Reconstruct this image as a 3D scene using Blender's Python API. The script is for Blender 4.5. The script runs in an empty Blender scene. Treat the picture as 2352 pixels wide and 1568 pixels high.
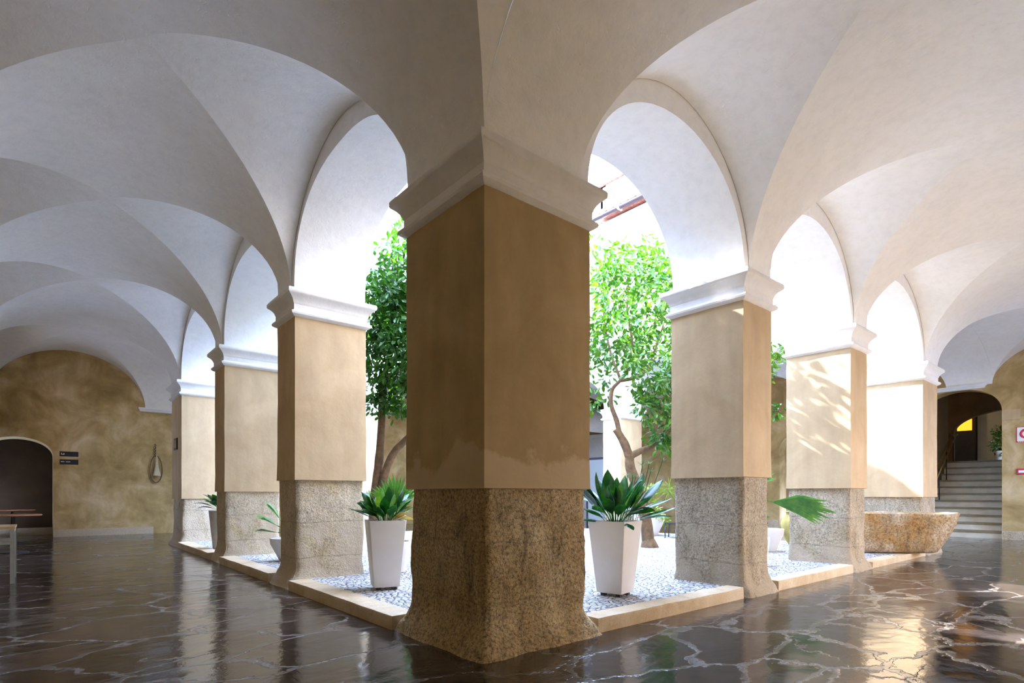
import bpy, bmesh, math, random
from math import sin, cos, pi, radians, sqrt
from mathutils import Vector, Matrix, noise
random.seed(7)
C = bpy.context.scene
COL = C.collection
# ------------------------------------------------------------ camera, sky, sun, exposure
CX, CY, CH, TH = -2.388, -3.142, 1.15, radians(49.934)
cam_d = bpy.data.cameras.new('camera'); cam = bpy.data.objects.new('camera', cam_d); COL.objects.link(cam)
cam.location = (CX, CY, CH); cam.rotation_euler = (pi/2, 0, TH - pi/2)
cam_d.sensor_width = 36; cam_d.lens = 1292.3/2352*36; cam_d.shift_y = (1135.1-784)/2352
cam_d.clip_start = .05; cam_d.clip_end = 200
C.camera = cam
W = bpy.data.worlds.new('sky'); C.world = W; W.use_nodes = True
bg = W.node_tree.nodes['Background']; bg.inputs[0].default_value = (.47, .63, 1.0, 1); bg.inputs[1].default_value = 8.4
sd = bpy.data.lights.new('sun', 'SUN'); sd.energy = 23; sd.angle = radians(.55); sd.color = (1, .98, .97)
sun = bpy.data.objects.new('sun', sd); COL.objects.link(sun)
sun.rotation_euler = Vector((-.3, 1, .76)).to_track_quat('Z', 'Y').to_euler(); sun.location = (5, 9, 14)
C.view_settings.view_transform = 'Standard'; C.view_settings.look = 'None'
C.view_settings.exposure = 1.68; C.view_settings.gamma = 1; C.view_settings.use_curve_mapping = False
C.cycles.use_denoising = True
C.cycles.max_bounces = 14; C.cycles.diffuse_bounces = 9; C.cycles.glossy_bounces = 5; C.cycles.transmission_bounces = 6
C.cycles.sample_clamp_indirect = 12

# ------------------------------------------------------------ helpers
def props(o, label=None, cat=None, group=None, kind=None):
    if label: o['label'] = label
    if cat: o['category'] = cat
    if group: o['group'] = group
    if kind: o['kind'] = kind
    return o
def mesh(name, V, F, mat, parent=None, smooth=False, angle=None, mats=None, fm=None):
    me = bpy.data.meshes.new(name); me.from_pydata([tuple(v) for v in V], [], [tuple(f) for f in F])
    for m in (mats or [mat]): me.materials.append(m)
    if fm:
        for p, i in zip(me.polygons, fm): p.material_index = i
    if smooth:
        me.polygons.foreach_set('use_smooth', [True]*len(me.polygons))
        if angle: me.set_sharp_from_angle(angle=radians(angle))
    me.update()
    o = bpy.data.objects.new(name, me); COL.objects.link(o)
    if parent: o.parent = parent
    return o
def empty(name, loc, label, cat, group=None, rz=0):
    o = bpy.data.objects.new(name, None); o.empty_display_size = .2; COL.objects.link(o)
    o.location = loc; o.rotation_euler = (0, 0, rz)
    return props(o, label, cat, group)
class MB:
    def __init__(s): s.V = []; s.F = []
    def add(s, V, F):
        n = len(s.V); s.V += [tuple(v) for v in V]; s.F += [tuple(i+n for i in f) for f in F]; return s
    def box(s, x0, x1, y0, y1, z0, z1):
        V = [(x, y, z) for z in (z0, z1) for x, y in ((x0, y0), (x1, y0), (x1, y1), (x0, y1))]
        return s.add(V, [(3, 2, 1, 0), (4, 5, 6, 7), (0, 1, 5, 4), (1, 2, 6, 5), (2, 3, 7, 6), (3, 0, 4, 7)])
    def rings(s, R, cap0=True, cap1=True, closed=True):
        n = len(R[0]); V = [v for r in R for v in r]; F = []
        for i in range(len(R)-1):
            for j in range(n if closed else n-1):
                k = (j+1) % n
                F.append((i*n+j, i*n+k, (i+1)*n+k, (i+1)*n+j))
        if cap0: F.append(tuple(reversed(range(n))))
        if cap1: F.append(tuple((len(R)-1)*n+j for j in range(n)))
        return s.add(V, F)
    def tube(s, pts, rad, n=8, cap=True):
        P = [Vector(p) for p in pts]; R = []
        if not isinstance(rad, (list, tuple)): rad = [rad]*len(P)
        up = Vector((.13, .21, 1)).normalized(); u = None
        for i, p in enumerate(P):
            d = (P[min(i+1, len(P)-1)]-P[max(i-1, 0)]).normalized()
            if u is None: u = d.cross(up); u = u if u.length > 1e-3 else d.cross(Vector((1, 0, 0)))
            u = (u-d*u.dot(d)).normalized(); v = d.cross(u)
            R.append([p+(u*cos(a)+v*sin(a))*rad[i] for a in [2*pi*k/n for k in range(n)]])
        return s.rings(R, cap, cap)
    def lathe(s, prof, c=(0, 0), n=28):
        R = [[(c[0]+r*cos(2*pi*k/n), c[1]+r*sin(2*pi*k/n), z) for k in range(n)] for r, z in prof]
        return s.rings(R)
    def build(s, name, mat, parent=None, smooth=False, angle=None): return mesh(name, s.V, s.F, mat, parent, smooth, angle)
def bevel(o, w=.01, seg=2):
    m = o.modifiers.new('bevel', 'BEVEL'); m.width = w; m.segments = seg; m.limit_method = 'ANGLE'; m.angle_limit = radians(40)
    return o

# ------------------------------------------------------------ materials
def mat(name, rough=.8, base=(.8, .8, .8), metal=0):
    m = bpy.data.materials.new(name); m.use_nodes = True; nt = m.node_tree; b = nt.nodes['Principled BSDF']
    b.inputs['Base Color'].default_value = (*base, 1); b.inputs['Roughness'].default_value = rough; b.inputs['Metallic'].default_value = metal
    return m, nt, b
class NT:
    def __init__(s, nt): s.nt = nt; s.tc = nt.nodes.new('ShaderNodeTexCoord')
    def n(s, t, **k):
        x = s.nt.nodes.new('ShaderNode'+t)
        for a, v in k.items():
            if a.startswith('i_'): x.inputs[a[2:].replace('_', ' ')].default_value = v
            else: setattr(x, a, v)
        return x
    def l(s, a, b): s.nt.links.new(a, b)
    def noise(s, scale, detail=4, rough=.55, dist=0, vec=None, stretch=None):
        x = s.n('TexNoise'); x.inputs['Scale'].default_value = scale; x.inputs['Detail'].default_value = detail
        x.inputs['Roughness'].default_value = rough; x.inputs['Distortion'].default_value = dist
        v = vec or s.tc.outputs['Object']
        if stretch:
            mp = s.n('Mapping'); mp.inputs['Scale'].default_value = stretch; s.l(v, mp.inputs[0]); v = mp.outputs[0]
        s.l(v, x.inputs['Vector']); return x.outputs['Fac']
    def ramp(s, fac, stops, interp='LINEAR'):
        r = s.n('ValToRGB'); e = r.color_ramp; e.interpolation = interp
        while len(e.elements) < len(stops): e.elements.new(.5)
        for el, (p, c) in zip(e.elements, stops):
            el.position = p; el.color = (*c, 1) if isinstance(c, tuple) else (c, c, c, 1)
        s.l(fac, r.inputs[0]); return r.outputs[0]
    def mix(s, fac, a, b, mode='MIX'):
        x = s.n('Mix', data_type='RGBA', blend_type=mode)
        for i, v in ((0, fac), (6, a), (7, b)):
            if hasattr(v, 'links'): s.l(v, x.inputs[i])
            elif i == 0: x.inputs[0].default_value = v
            else: x.inputs[i].default_value = (*v, 1)
        return x.outputs[2]
    def math(s, op, a, b=0, c=0, clamp=False):
        x = s.n('Math', operation=op, use_clamp=clamp)
        for i, v in enumerate((a, b, c)):
            if hasattr(v, 'links'): s.l(v, x.inputs[i])
            else: x.inputs[i].default_value = v
        return x.outputs[0]
    def bump(s, h, b, strength=.3, dist=.02, prev=None):
        x = s.n('Bump'); x.inputs['Strength'].default_value = strength; x.inputs['Distance'].default_value = dist
        s.l(h, x.inputs['Height'])
        if prev: s.l(prev, x.inputs['Normal'])
        if b: s.l(x.outputs[0], b.inputs['Normal'])
        return x.outputs[0]

def m_white(name, a, b_, rough=.85):
    m, nt, b = mat(name, rough); g = NT(nt)
    c = g.ramp(g.noise(1.1, 5, .6, .4), [(.25, a), (.7, b_)])
    d = g.ramp(g.noise(9, 6, .7), [(.2, .90), (.55, 1.0)])
    g.l(g.mix(1, c, d, 'MULTIPLY'), b.inputs['Base Color'])
    n1 = g.bump(g.noise(3.2, 4, .5), None, .5, .03)
    n2 = g.bump(g.noise(26, 6, .7, .6), None, .35, .006, n1)
    pits = g.ramp(g.noise(14, 3, .5, 1.2, stretch=(1, 1, 2.2)), [(.28, 0.0), (.36, 1.0)])
    g.bump(pits, b, .35, .006, n2); return m
M_VAULT = m_white('limewash_vault', (.80, .785, .765), (.875, .865, .85))
M_WHITE = m_white('limewash_white', (.80, .795, .79), (.87, .865, .86))
M_TRIM = m_white('limewash_moulding', (.70, .67, .63), (.82, .80, .775))

def m_ochre(name, a, b_, c_, patch=1.55):
    m, nt, b = mat(name, .88); g = NT(nt)
    base = g.ramp(g.noise(1.3, 6, .62, .5), [(.25, a), (.5, b_), (.78, c_)])
    vs = g.ramp(g.noise(1.6, 5, .6, .3, stretch=(2.4, 2.4, .5)), [(.3, .82), (.65, 1.06)])
    col = g.mix(.75, base, vs, 'MULTIPLY')
    sp = g.n('SeparateXYZ'); g.l(g.tc.outputs['Object'], sp.inputs[0])
    edge = g.math('ADD', sp.outputs[2], g.math('MULTIPLY', g.noise(1.9, 5, .6), -.95))
    f = g.ramp(edge, [(0, 1.0), (.03, 0.0)]) if False else None
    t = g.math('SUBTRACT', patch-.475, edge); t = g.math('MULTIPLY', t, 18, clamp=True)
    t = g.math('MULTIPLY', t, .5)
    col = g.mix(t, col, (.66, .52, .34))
    g.l(col, b.inputs['Base Color'])
    n1 = g.bump(g.noise(4, 4, .5), None, .4, .02)
    g.bump(g.noise(45, 5, .7), b, .22, .004, n1); return m
M_OCHRE = m_ochre('ochre_plaster', (.44, .30, .155), (.52, .37, .205), (.59, .44, .265), -5)
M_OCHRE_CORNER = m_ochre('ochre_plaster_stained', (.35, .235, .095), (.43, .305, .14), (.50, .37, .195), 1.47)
M_OCHRE_WALL = m_ochre('ochre_wall', (.22, .135, .04), (.46, .32, .13), (.76, .58, .36), -5)
M_CREAM = m_ochre('cream_facade', (.42, .385, .34), (.52, .48, .43), (.60, .56, .51), -5)

def sp0(g):
    x = g.n('SeparateXYZ'); g.l(g.tc.outputs['Object'], x.inputs[0]); return x.outputs[2]
def m_granite(name, a, b_, c_, grain=60, sm=.47, pc=(.54, .41, .29), k=1.0):
    m, nt, b = mat(name, .92); g = NT(nt)
    big = g.ramp(g.noise(2.2, 5, .6, .6), [(.3, a), (.52, b_), (.75, c_)])
    gr = g.noise(grain, 3, .75)
    spk = g.ramp(gr, [(.36, 1-.62*k), (.47, 1-.15*k), (.6, 1+.2*k)])
    blot = g.ramp(g.noise(5, 6, .65, 1.0), [(.3, .55), (.45, 1.0)])
    sp = g.n('SeparateXYZ'); g.l(g.tc.outputs['Object'], sp.inputs[0])
    def band(z, w):     # a dark course joint
        d = g.math('ABSOLUTE', g.math('SUBTRACT', g.math('ADD', sp.outputs[2], g.math('MULTIPLY', g.noise(2.5, 3), .09)), z+.045))
        return g.math('DIVIDE', d, w, clamp=True)
    j = g.math('MINIMUM', band(.36, .014), band(.80, .012))
    jj = g.math('MULTIPLY_ADD', j, .3, .7)
    col = g.mix(1, big, spk, 'MULTIPLY'); col = g.mix(.8, col, blot, 'MULTIPLY')
    streak = g.ramp(g.noise(2.6, 6, .65, 1.5, stretch=(2.2, 2.2, .55)), [(.34, .42), (.42, .85), (.6, 1.12)])
    col = g.mix(.85*k*k, col, streak, 'MULTIPLY')
    smooth_ = g.math('MULTIPLY', g.ramp(g.noise(1.15, 4, .5, .8), [(sm, 0.0), (sm+.06, 1.0)]), g.ramp(sp0(g), [(.70, 1.0), (.86, 0.0)]))
    col = g.mix(g.math('MULTIPLY', smooth_, .8), col, g.mix(1, pc, g.ramp(g.noise(30, 5, .7), [(.3, .86), (.6, 1.04)]), 'MULTIPLY'))
    cc = g.n('CombineXYZ'); [g.l(jj, cc.inputs[i]) for i in range(3)]
    col = g.mix(.75, col, cc.outputs[0], 'MULTIPLY')
    g.l(col, b.inputs['Base Color'])
    n0 = g.bump(j, None, .3, .01)
    n1 = g.bump(gr, None, 1.0, .012, n0)
    g.bump(g.noise(14, 5, .65), b, .7, .025, n1); return m
M_GRANITE = m_granite('granite_base', (.38, .295, .18), (.43, .35, .24), (.52, .43, .31), 46, .44, (.46, .37, .26), k=.8)
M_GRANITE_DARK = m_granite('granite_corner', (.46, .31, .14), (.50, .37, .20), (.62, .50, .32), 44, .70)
M_GRANITE_PALE = m_granite('granite_base_pale', (.52, .40, .22), (.56, .455, .31), (.60, .51, .38), 46, .40, (.57, .465, .33), k=.6)
M_TROUGH = m_granite('lichen_stone', (.34, .17, .04), (.36, .25, .13), (.56, .47, .37), 30, .62, (.50, .40, .30), k=.8)

def m_kerb():
    m, nt, b = mat('kerb_stone', .8); g = NT(nt)
    c = g.ramp(g.noise(3, 6, .6, .6), [(.25, (.42, .29, .15)), (.5, (.60, .46, .29)), (.8, (.70, .58, .42))])
    g.l(g.mix(.5, c, g.ramp(g.noise(80, 3), [(.3, .7), (.6, 1.1)]), 'MULTIPLY'), b.inputs['Base Color'])
    g.bump(g.noise(18, 6, .7), b, .4, .01); return m
M_KERB = m_kerb()

def m_slate():
    m, nt, b = mat('polished_slate_flags', .2); g = NT(nt)
    mp = g.n('Mapping'); mp.inputs['Rotation'].default_value = (0, 0, radians(-47)); mp.inputs['Scale'].default_value = (.62, 1.02, 1)
    g.l(g.tc.outputs['Object'], mp.inputs[0])
    nz = g.n('TexNoise'); nz.inputs['Scale'].default_value = 1.5; nz.inputs['Detail'].default_value = 6; nz.inputs['Roughness'].default_value = .62; g.l(mp.outputs[0], nz.inputs['Vector'])
    v = g.mix(.62, mp.outputs[0], nz.outputs['Color'], 'ADD')
    vo = g.n('TexVoronoi', feature='DISTANCE_TO_EDGE'); vo.inputs['Scale'].default_value = 1.55; g.l(v, vo.inputs['Vector'])
    vc = g.n('TexVoronoi', feature='F1'); vc.inputs['Scale'].default_value = 1.55; g.l(v, vc.inputs['Vector'])
    wob = g.math('MULTIPLY', g.noise(6, 4), .030)
    dist = g.math('SUBTRACT', vo.outputs['Distance'], wob)
    joint = g.ramp(dist, [(0, 1.0), (.006, .85), (.020, 0.0)])
    # a second, finer set of cleft lines
    vo2 = g.n('TexVoronoi', feature='DISTANCE_TO_EDGE'); vo2.inputs['Scale'].default_value = .9
    v2 = g.mix(.8, mp.outputs[0], nz.outputs['Color'], 'ADD'); g.l(v2, vo2.inputs['Vector'])
    cleft = g.math('MULTIPLY', g.ramp(vo2.outputs['Distance'], [(0, 1.0), (.012, 0.0)]), g.ramp(g.noise(1.3, 3), [(.5, 0.0), (.62, 1.0)]))
    line = g.math('MAXIMUM', g.math('MULTIPLY', joint, g.ramp(g.noise(2.2, 4, .6), [(.35, .35), (.58, 1.0)])), g.math('MULTIPLY', cleft, .8))
    stone = g.ramp(g.noise(1.7, 8, .68, 1.2, vec=mp.outputs[0]), [(.25, (.008, .007, .007)), (.5, (.024, .020, .020)), (.78, (.062, .053, .052))])
    sv = g.n('SeparateColor'); g.l(vc.outputs['Color'], sv.inputs[0])
    tint = g.ramp(sv.outputs[0], [(0, (.55, .54, .58)), (.5, (1.0, .95, .92)), (1, (1.7, 1.5, 1.38))])
    stone = g.mix(1, stone, tint, 'MULTIPLY')
    jc = g.ramp(g.noise(20, 4), [(.3, (.13, .105, .085)), (.7, (.30, .27, .24))])
    g.l(g.mix(g.math('MULTIPLY', line, .55), stone, jc), b.inputs['Base Color'])
    rg = g.ramp(g.noise(3.0, 7, .65, .8, vec=mp.outputs[0]), [(.25, .05), (.55, .12), (.8, .25)])
    g.l(g.math('ADD', rg, g.math('MULTIPLY', line, .18)), b.inputs['Roughness'])
    b.inputs['IOR'].default_value = 1.75
    n1 = g.bump(g.noise(1.6, 3, .5, .6, vec=mp.outputs[0]), None, .30, .05)
    n2 = g.bump(g.noise(9, 6, .6, .4), None, .30, .006, n1)
    g.bump(line, b, .5, .006, n2); return m
M_SLATE = m_slate()

def m_cobble():
    m, nt, b = mat('cobbles', .6); g = NT(nt)
    mp = g.n('Mapping'); mp.inputs['Scale'].default_value = (1.0, 1.35, 1); mp.inputs['Rotation'].default_value = (0, 0, .5); g.l(g.tc.outputs['Object'], mp.inputs[0])
    vo = g.n('TexVoronoi', feature='DISTANCE_TO_EDGE'); vo.inputs['Scale'].default_value = 13.5; g.l(mp.outputs[0], vo.inputs['Vector'])
    vc = g.n('TexVoronoi', feature='F1'); vc.inputs['Scale'].default_value = 13.5; g.l(mp.outputs[0], vc.inputs['Vector'])
    sv = g.n('SeparateColor'); g.l(vc.outputs['Color'], sv.inputs[0])
    st = g.ramp(sv.outputs[0], [(0, (.48, .47, .47)), (.4, (.70, .69, .69)), (1, (.86, .85, .85))])
    gap = g.ramp(vo.outputs['Distance'], [(.015, 0.0), (.09, 1.0)])
    col = g.mix(gap, (.055, .05, .045), st)
    leaf = g.ramp(g.noise(1.0, 6, .7, .5), [(.60, 0.0), (.68, .6)])
    g.l(g.mix(leaf, col, (.34, .22, .10)), b.inputs['Base Color'])
    g.bump(g.ramp(vo.outputs['Distance'], [(0, 0.0), (.25, 1.0)]), b, 1.0, .03); return m
M_COBBLE = m_cobble()

def m_plain(name, base, rough=.5, metal=0, var=.12, scale=8, bmp=.1):
    m, nt, b = mat(name, rough, base, metal); g = NT(nt)
    c0 = tuple(x*(1-var) for x in base); c1 = tuple(min(1, x*(1+var)) for x in base)
    g.l(g.ramp(g.noise(scale, 5), [(.3, c0), (.7, c1)]), b.inputs['Base Color'])
    if bmp: g.bump(g.noise(scale*4, 4), b, bmp, .004)
    return m
M_POT = m_plain('white_planter', (.80, .745, .68), .45, var=.03, scale=3, bmp=.04)
M_POTGREY = m_plain('grey_pot', (.55, .52, .47), .6)
M_JAR = m_plain('mossy_clay', (.42, .34, .10), .8, var=.4, scale=4, bmp=.5)
M_SOIL = m_plain('soil', (.07, .045, .03), .95, var=.4, scale=30, bmp=.8)
M_BARK = m_plain('bark', (.13, .075, .035), .9, var=.4, scale=14, bmp=1.0)
M_WOOD = m_plain('varnished_wood', (.32, .13, .065), .28, var=.3, scale=6)
M_PALEWOOD = m_plain('pale_wood', (.50, .33, .17), .4, var=.25, scale=6)
M_STEEL = m_plain('grey_metal', (.52, .55, .55), .35, .6, var=.08)
M_BLACK = m_plain('black_metal', (.022, .024, .032), .4, var=.2)
M_SIGN = m_plain('sign_black', (.012, .013, .02), .35, var=.2)
M_SIGNW = m_plain('sign_white', (.82, .80, .78), .5, var=.03)
M_RED = m_plain('sign_red', (.62, .03, .07), .5, var=.08)
M_MARBLE = m_plain('marble_step', (.60, .54, .42), .3, var=.16, scale=3)
M_TREAD = m_plain('shaded_tread', (.24, .19, .10), .4, var=.2, scale=4)  # darker than the risers, painting in the shadow lines under the nosings
M_DARK = m_plain('dark_room', (.020, .012, .007), .8, var=.3)  # near black: the darkness of the unlit rooms is put into the colour
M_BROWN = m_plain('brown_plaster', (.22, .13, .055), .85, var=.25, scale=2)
M_BROWN_SHADE = m_plain('brown_plaster_shade', (.06, .03, .008), .85, var=.25, scale=2)  # darker copy of the brown plaster; the passage's shade is in the colour
M_TAUPE = m_plain('grey_panel', (.36, .31, .24), .7, var=.08, scale=2)
M_BRASS = m_plain('brass', (.62, .46, .20), .3, .9)
M_TILE = m_plain('terracotta', (.30, .11, .07), .85, var=.35, scale=9, bmp=.4)
M_GUTTER = m_plain('gutter', (.04, .022, .024), .5, var=.2)
M_ROPE = m_plain('pale_rope', (.50, .42, .27), .9, var=.2, scale=40)
M_YELLOW, _nt, _b = mat('lit_yellow', .6, (.8, .5, .05)); _b.inputs['Emission Color'].default_value = (1, .42, .02, 1); _b.inputs['Emission Strength'].default_value = .5  # emission stands in for lamplight falling on the hall panel
M_GLASS, _nt, _b = mat('door_glass', .05, (.75, .82, .85)); _b.inputs['Transmission Weight'].default_value = .9; _b.inputs['IOR'].default_value = 1.1

def m_leaf(name, a, b_, c_, rough=.32, trans=.35, scale=3):
    m, nt, b = mat(name, rough); g = NT(nt)
    col = g.ramp(g.noise(scale, 4, .7), [(.28, a), (.5, b_), (.74, c_)]); g.l(col, b.inputs['Base Color'])
    tr = g.n('BsdfTranslucent'); bright = g.mix(1, col, (1.5, 1.45, .45), 'MULTIPLY'); g.l(bright, tr.inputs[0])
    mx = g.n('MixShader'); mx.inputs[0].default_value = trans
    g.l(b.outputs[0], mx.inputs[1]); g.l(tr.outputs[0], mx.inputs[2])
    g.l(mx.outputs[0], nt.nodes['Material Output'].inputs[0]); return m
M_LEAF1 = m_leaf('orange_leaf', (.011, .052, .008), (.028, .115, .011), (.08, .21, .02), scale=5, trans=.28)
M_LEAF2 = m_leaf('lemon_leaf', (.014, .07, .007), (.042, .14, .010), (.15, .26, .014), trans=.28, scale=4)
M_ASPI = m_leaf('aspidistra_leaf', (.004, .035, .010), (.010, .085, .018), (.045, .20, .02), .22, .18, 7)
M_ASPIL = m_leaf('aspidistra_young_leaf', (.03, .14, .02), (.09, .26, .03), (.30, .42, .07), .3, .3, 6)
M_DRY = m_leaf('dry_leaf', (.40, .20, .04), (.55, .38, .10), (.60, .50, .20), .5, .2, 8)
M_PALM = m_leaf('palm_leaf', (.04, .17, .035), (.09, .27, .05), (.18, .38, .06), .35, .25, 6)
M_PALE = m_leaf('pale_leaf', (.10, .22, .02), (.20, .34, .04), (.34, .44, .07), .4, .35, 8)

# ------------------------------------------------------------ the plan of the cloister (metres, corner pier's edge at 0,0)
ZS = 3.66; DEP = .94; GL, GR = 3.40, 3.55
LB = [(1.1, 3.815), (4.48, 7.216), (7.89, 10.94)]
RB = [(1.1, 3.63), (4.30, 6.80), (7.48, 10.42)]
XE, XE1, XE2 = 10.42, 11.39, 16.5      # east arcade, its back, the east back wall
YN, YN1, YN2 = 10.94, 12.10, 16.4
EB = [(1.1, 3.815), (4.48, 7.216), (7.89, 10.94)]
NB = [(1.1, 3.75), (4.72, 7.00), (7.68, 10.42)]

def sf(u, n=1.95):
    u = min(1, abs(u)); return (1-u**n)**(1/n)
def gallery(V, F, xy, t0, t1, doms, zsf, zc, zw, nF=1.93, NC=28, NT_=40):
    """a barrel across t0..t1 with cross cells; doms = (d0,d1,mid,half); groins follow the grid lines"""
    for d0, d1, mid, half in doms:
        n0 = len(V); cols = None
        for i in range(NT_+1):
            s = -cos(pi*i/NT_); t = (t0+t1)/2+(t1-t0)/2*s
            zs = zsf(t, mid); zF = zs+(zc-zs)*sf(s, nF); cr = zw+(zc-zw)*(1-abs(s))
            A = []
            k = min(1, (zF-zs)/(cr-zs)); u = (1-k**1.95)**(1/1.95)
            al, ar = mid-half*u, mid+half*u
            al = max(al, d0); ar = min(ar, d1)
            for j in range(5): A.append((d0+(al-d0)*j/5, None))
            for j in range(NC+1): A.append((al+(ar-al)*(1-cos(pi*j/NC))/2, 1))
            for j in range(1, 6): A.append((ar+(d1-ar)*j/5, None))
            for a, c in A:
                zsl = zsf(t, a)
                z = zF if c is None else max(zF if u > 0 else 0, zsl+(cr-zsl)*sf((a-mid)/half))
                if c is None: z = zsl+(zc-zsl)*sf(s, nF)
                x, y = xy(t, a); V.append((x, y, z))
            cols = len(A)
        for i in range(NT_):
            for j in range(cols-1):
                p = n0+i*cols+j; F.append((p, p+1, p+cols+1, p+cols))
MG = .13
def doms_for(B, first, last):
    out = []; e = [first]+[(B[i][1]+B[i+1][0])/2 for i in range(len(B)-1)]+[last]
    for i, (a, b) in enumerate(B): out.append((e[i], e[i+1], (a+b)/2, (b-a)/2+MG))
    return out
flat = lambda t, a: ZS
V, F = [], []
gallery(V, F, lambda t, a: (-t, a), 0, GL, doms_for(LB, 0, YN1), flat, 5.0, 5.055)
gallery(V, F, lambda t, a: (-t, a), 0, GL, [(YN1, YN2, (YN1+YN2)/2, (YN2-YN1)/2)], flat, 5.08, 5.081)
gallery(V, F, lambda t, a: (-t, a), 0, GL, [(-GR, 0, -GR/2, GR/2)], flat, 5.0, 5.015)
ce = mesh('ceiling', V, F, M_VAULT, smooth=True, angle=9); props(ce, kind='structure')
rise = lambda x: ZS+max(0, x-XE1)/(XE2-XE1)*.36
V, F = [], []
gallery(V, F, lambda t, a: (a, -t), 0, GR, doms_for(RB, 0, XE1), flat, 5.015, 5.05)
gallery(V, F, lambda t, a: (a, -t), 0, GR, [(XE1, XE2, (XE1+XE2)/2, (XE2-XE1)/2)], lambda t, a: rise(a), 5.06, 5.061)
ce = mesh('ceiling', V, F, M_VAULT, smooth=True, angle=9); props(ce, kind='structure')
V, F = [], []
gallery(V, F, lambda t, a: (t, a), XE1, XE2, doms_for(EB, 0, YN1), lambda t, a: rise(t), 5.06, 5.08)
gallery(V, F, lambda t, a: (a, t), YN1, YN2, doms_for(NB, 0, XE2), flat, 5.08, 5.10)
ce = mesh('ceiling', V, F, M_VAULT, smooth=True, angle=9); props(ce, kind='structure')

# roofs over the galleries (keep daylight out above the vaults)
def slab(name, x0, x1, y0, y1, z0, z1, m): return props(MB().box(x0, x1, y0, y1, z0, z1).build(name, m), kind='structure')
slab('ceiling_roof', -3.9, 0, -4.05, 16.9, 5.75, 5.95, M_CREAM)
slab('ceiling_roof', 0, XE2+.5, -4.05, 0, 5.75, 5.95, M_CREAM)
slab('ceiling_roof', XE1, XE2+.5, 0, 16.9, 5.75, 5.95, M_CREAM)
slab('ceiling_roof', 0, XE1, YN1, 16.9, 5.75, 5.95, M_CREAM)

def arcade(name, xyd, a0, a1, openings, d0, d1, zb, zt, nn=2.1, rise_=1.15):
    """wall over the piers with semicircular openings; xyd(a,d) -> x,y; front d0 towards the gallery, d1 towards the court"""
    cols = []; prev = a0; segs = []
    for (p, q) in openings:
        cols.append([(prev, zb), (p, zb)])
        c = (p+q)/2; r = (q-p)/2
        cols.append([(c-r*cos(pi*k/40), 3.665+rise_*(sf(cos(pi*k/40), nn) if 0 < k < 40 else 0)) for k in range(41)])
        prev = q
    cols.append([(prev, zb), (a1, zb)])
    V, F, FM = [], [], []
    for pts in cols:
        n = len(V); m = len(pts)
        for a, z in pts:
            for d, zz in ((d0, z), (d1, z), (d1, zt), (d0, zt)):
                x, y = xyd(a, d); V.append((x, y, zz))
        for i in range(m-1):
            p, q = n+4*i, n+4*i+4
            F += [(p, q, q+1, p+1), (p+1, q+1, q+2, p+2), (p+2, q+2, q+3, p+3), (p+3, q+3, q, p)]; FM += [0, 1, 0, 0]
    o = mesh(name, V, F, None, mats=[M_WHITE, M_CREAM], fm=FM)
    bm = bmesh.new(); bm.from_mesh(o.data); bmesh.ops.remove_doubles(bm, verts=bm.verts, dist=1e-5); bmesh.ops.recalc_face_normals(bm, faces=bm.faces); bm.to_mesh(o.data); bm.free()
    o.data.polygons.foreach_set('use_smooth', [True]*len(o.data.polygons)); o.data.set_sharp_from_angle(angle=radians(30))
    return props(o, kind='structure')
g_ = .025
sh = lambda B: [(a-g_, b+g_) for a, b in B]
arcade('wall_arcade_left', lambda a, d: (d, a), .012, YN1-.01, sh(LB), .004, DEP-.01, 3.665, 6.3, 2.35, 1.15)
arcade('wall_arcade_right', lambda a, d: (a, d), DEP, XE1-.01, sh(RB), .004, DEP-.01, 3.665, 6.3, 2.05, 1.15)
arcade('wall_arcade_east', lambda a, d: (XE+d, a), DEP, YN1-.01, sh(EB), .96, .012, 3.665, 9.2)
arcade('wall_arcade_north', lambda a, d: (a, YN+d), DEP, XE, sh(NB), 1.15, .012, 3.665, 9.1)

# ------------------------------------------------------------ floors
def ngrid(x0, x1, y0, y1, z, nx, ny):
    V = [(x0+(x1-x0)*i/nx, y0+(y1-y0)*j/ny, z) for i in range(nx+1) for j in range(ny+1)]
    return V, [(i*(ny+1)+j, (i+1)*(ny+1)+j, (i+1)*(ny+1)+j+1, i*(ny+1)+j+1) for i in range(nx) for j in range(ny)]
V, F = ngrid(-3.6, 16.9, -3.75, 19.2, 0, 2, 2)
props(mesh('floor', V, F, M_SLATE), kind='structure')
props(MB().box(.02, XE+.2, .05, YN+.2, .002, .100).build('floor_courtyard', M_COBBLE), kind='structure')

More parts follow.
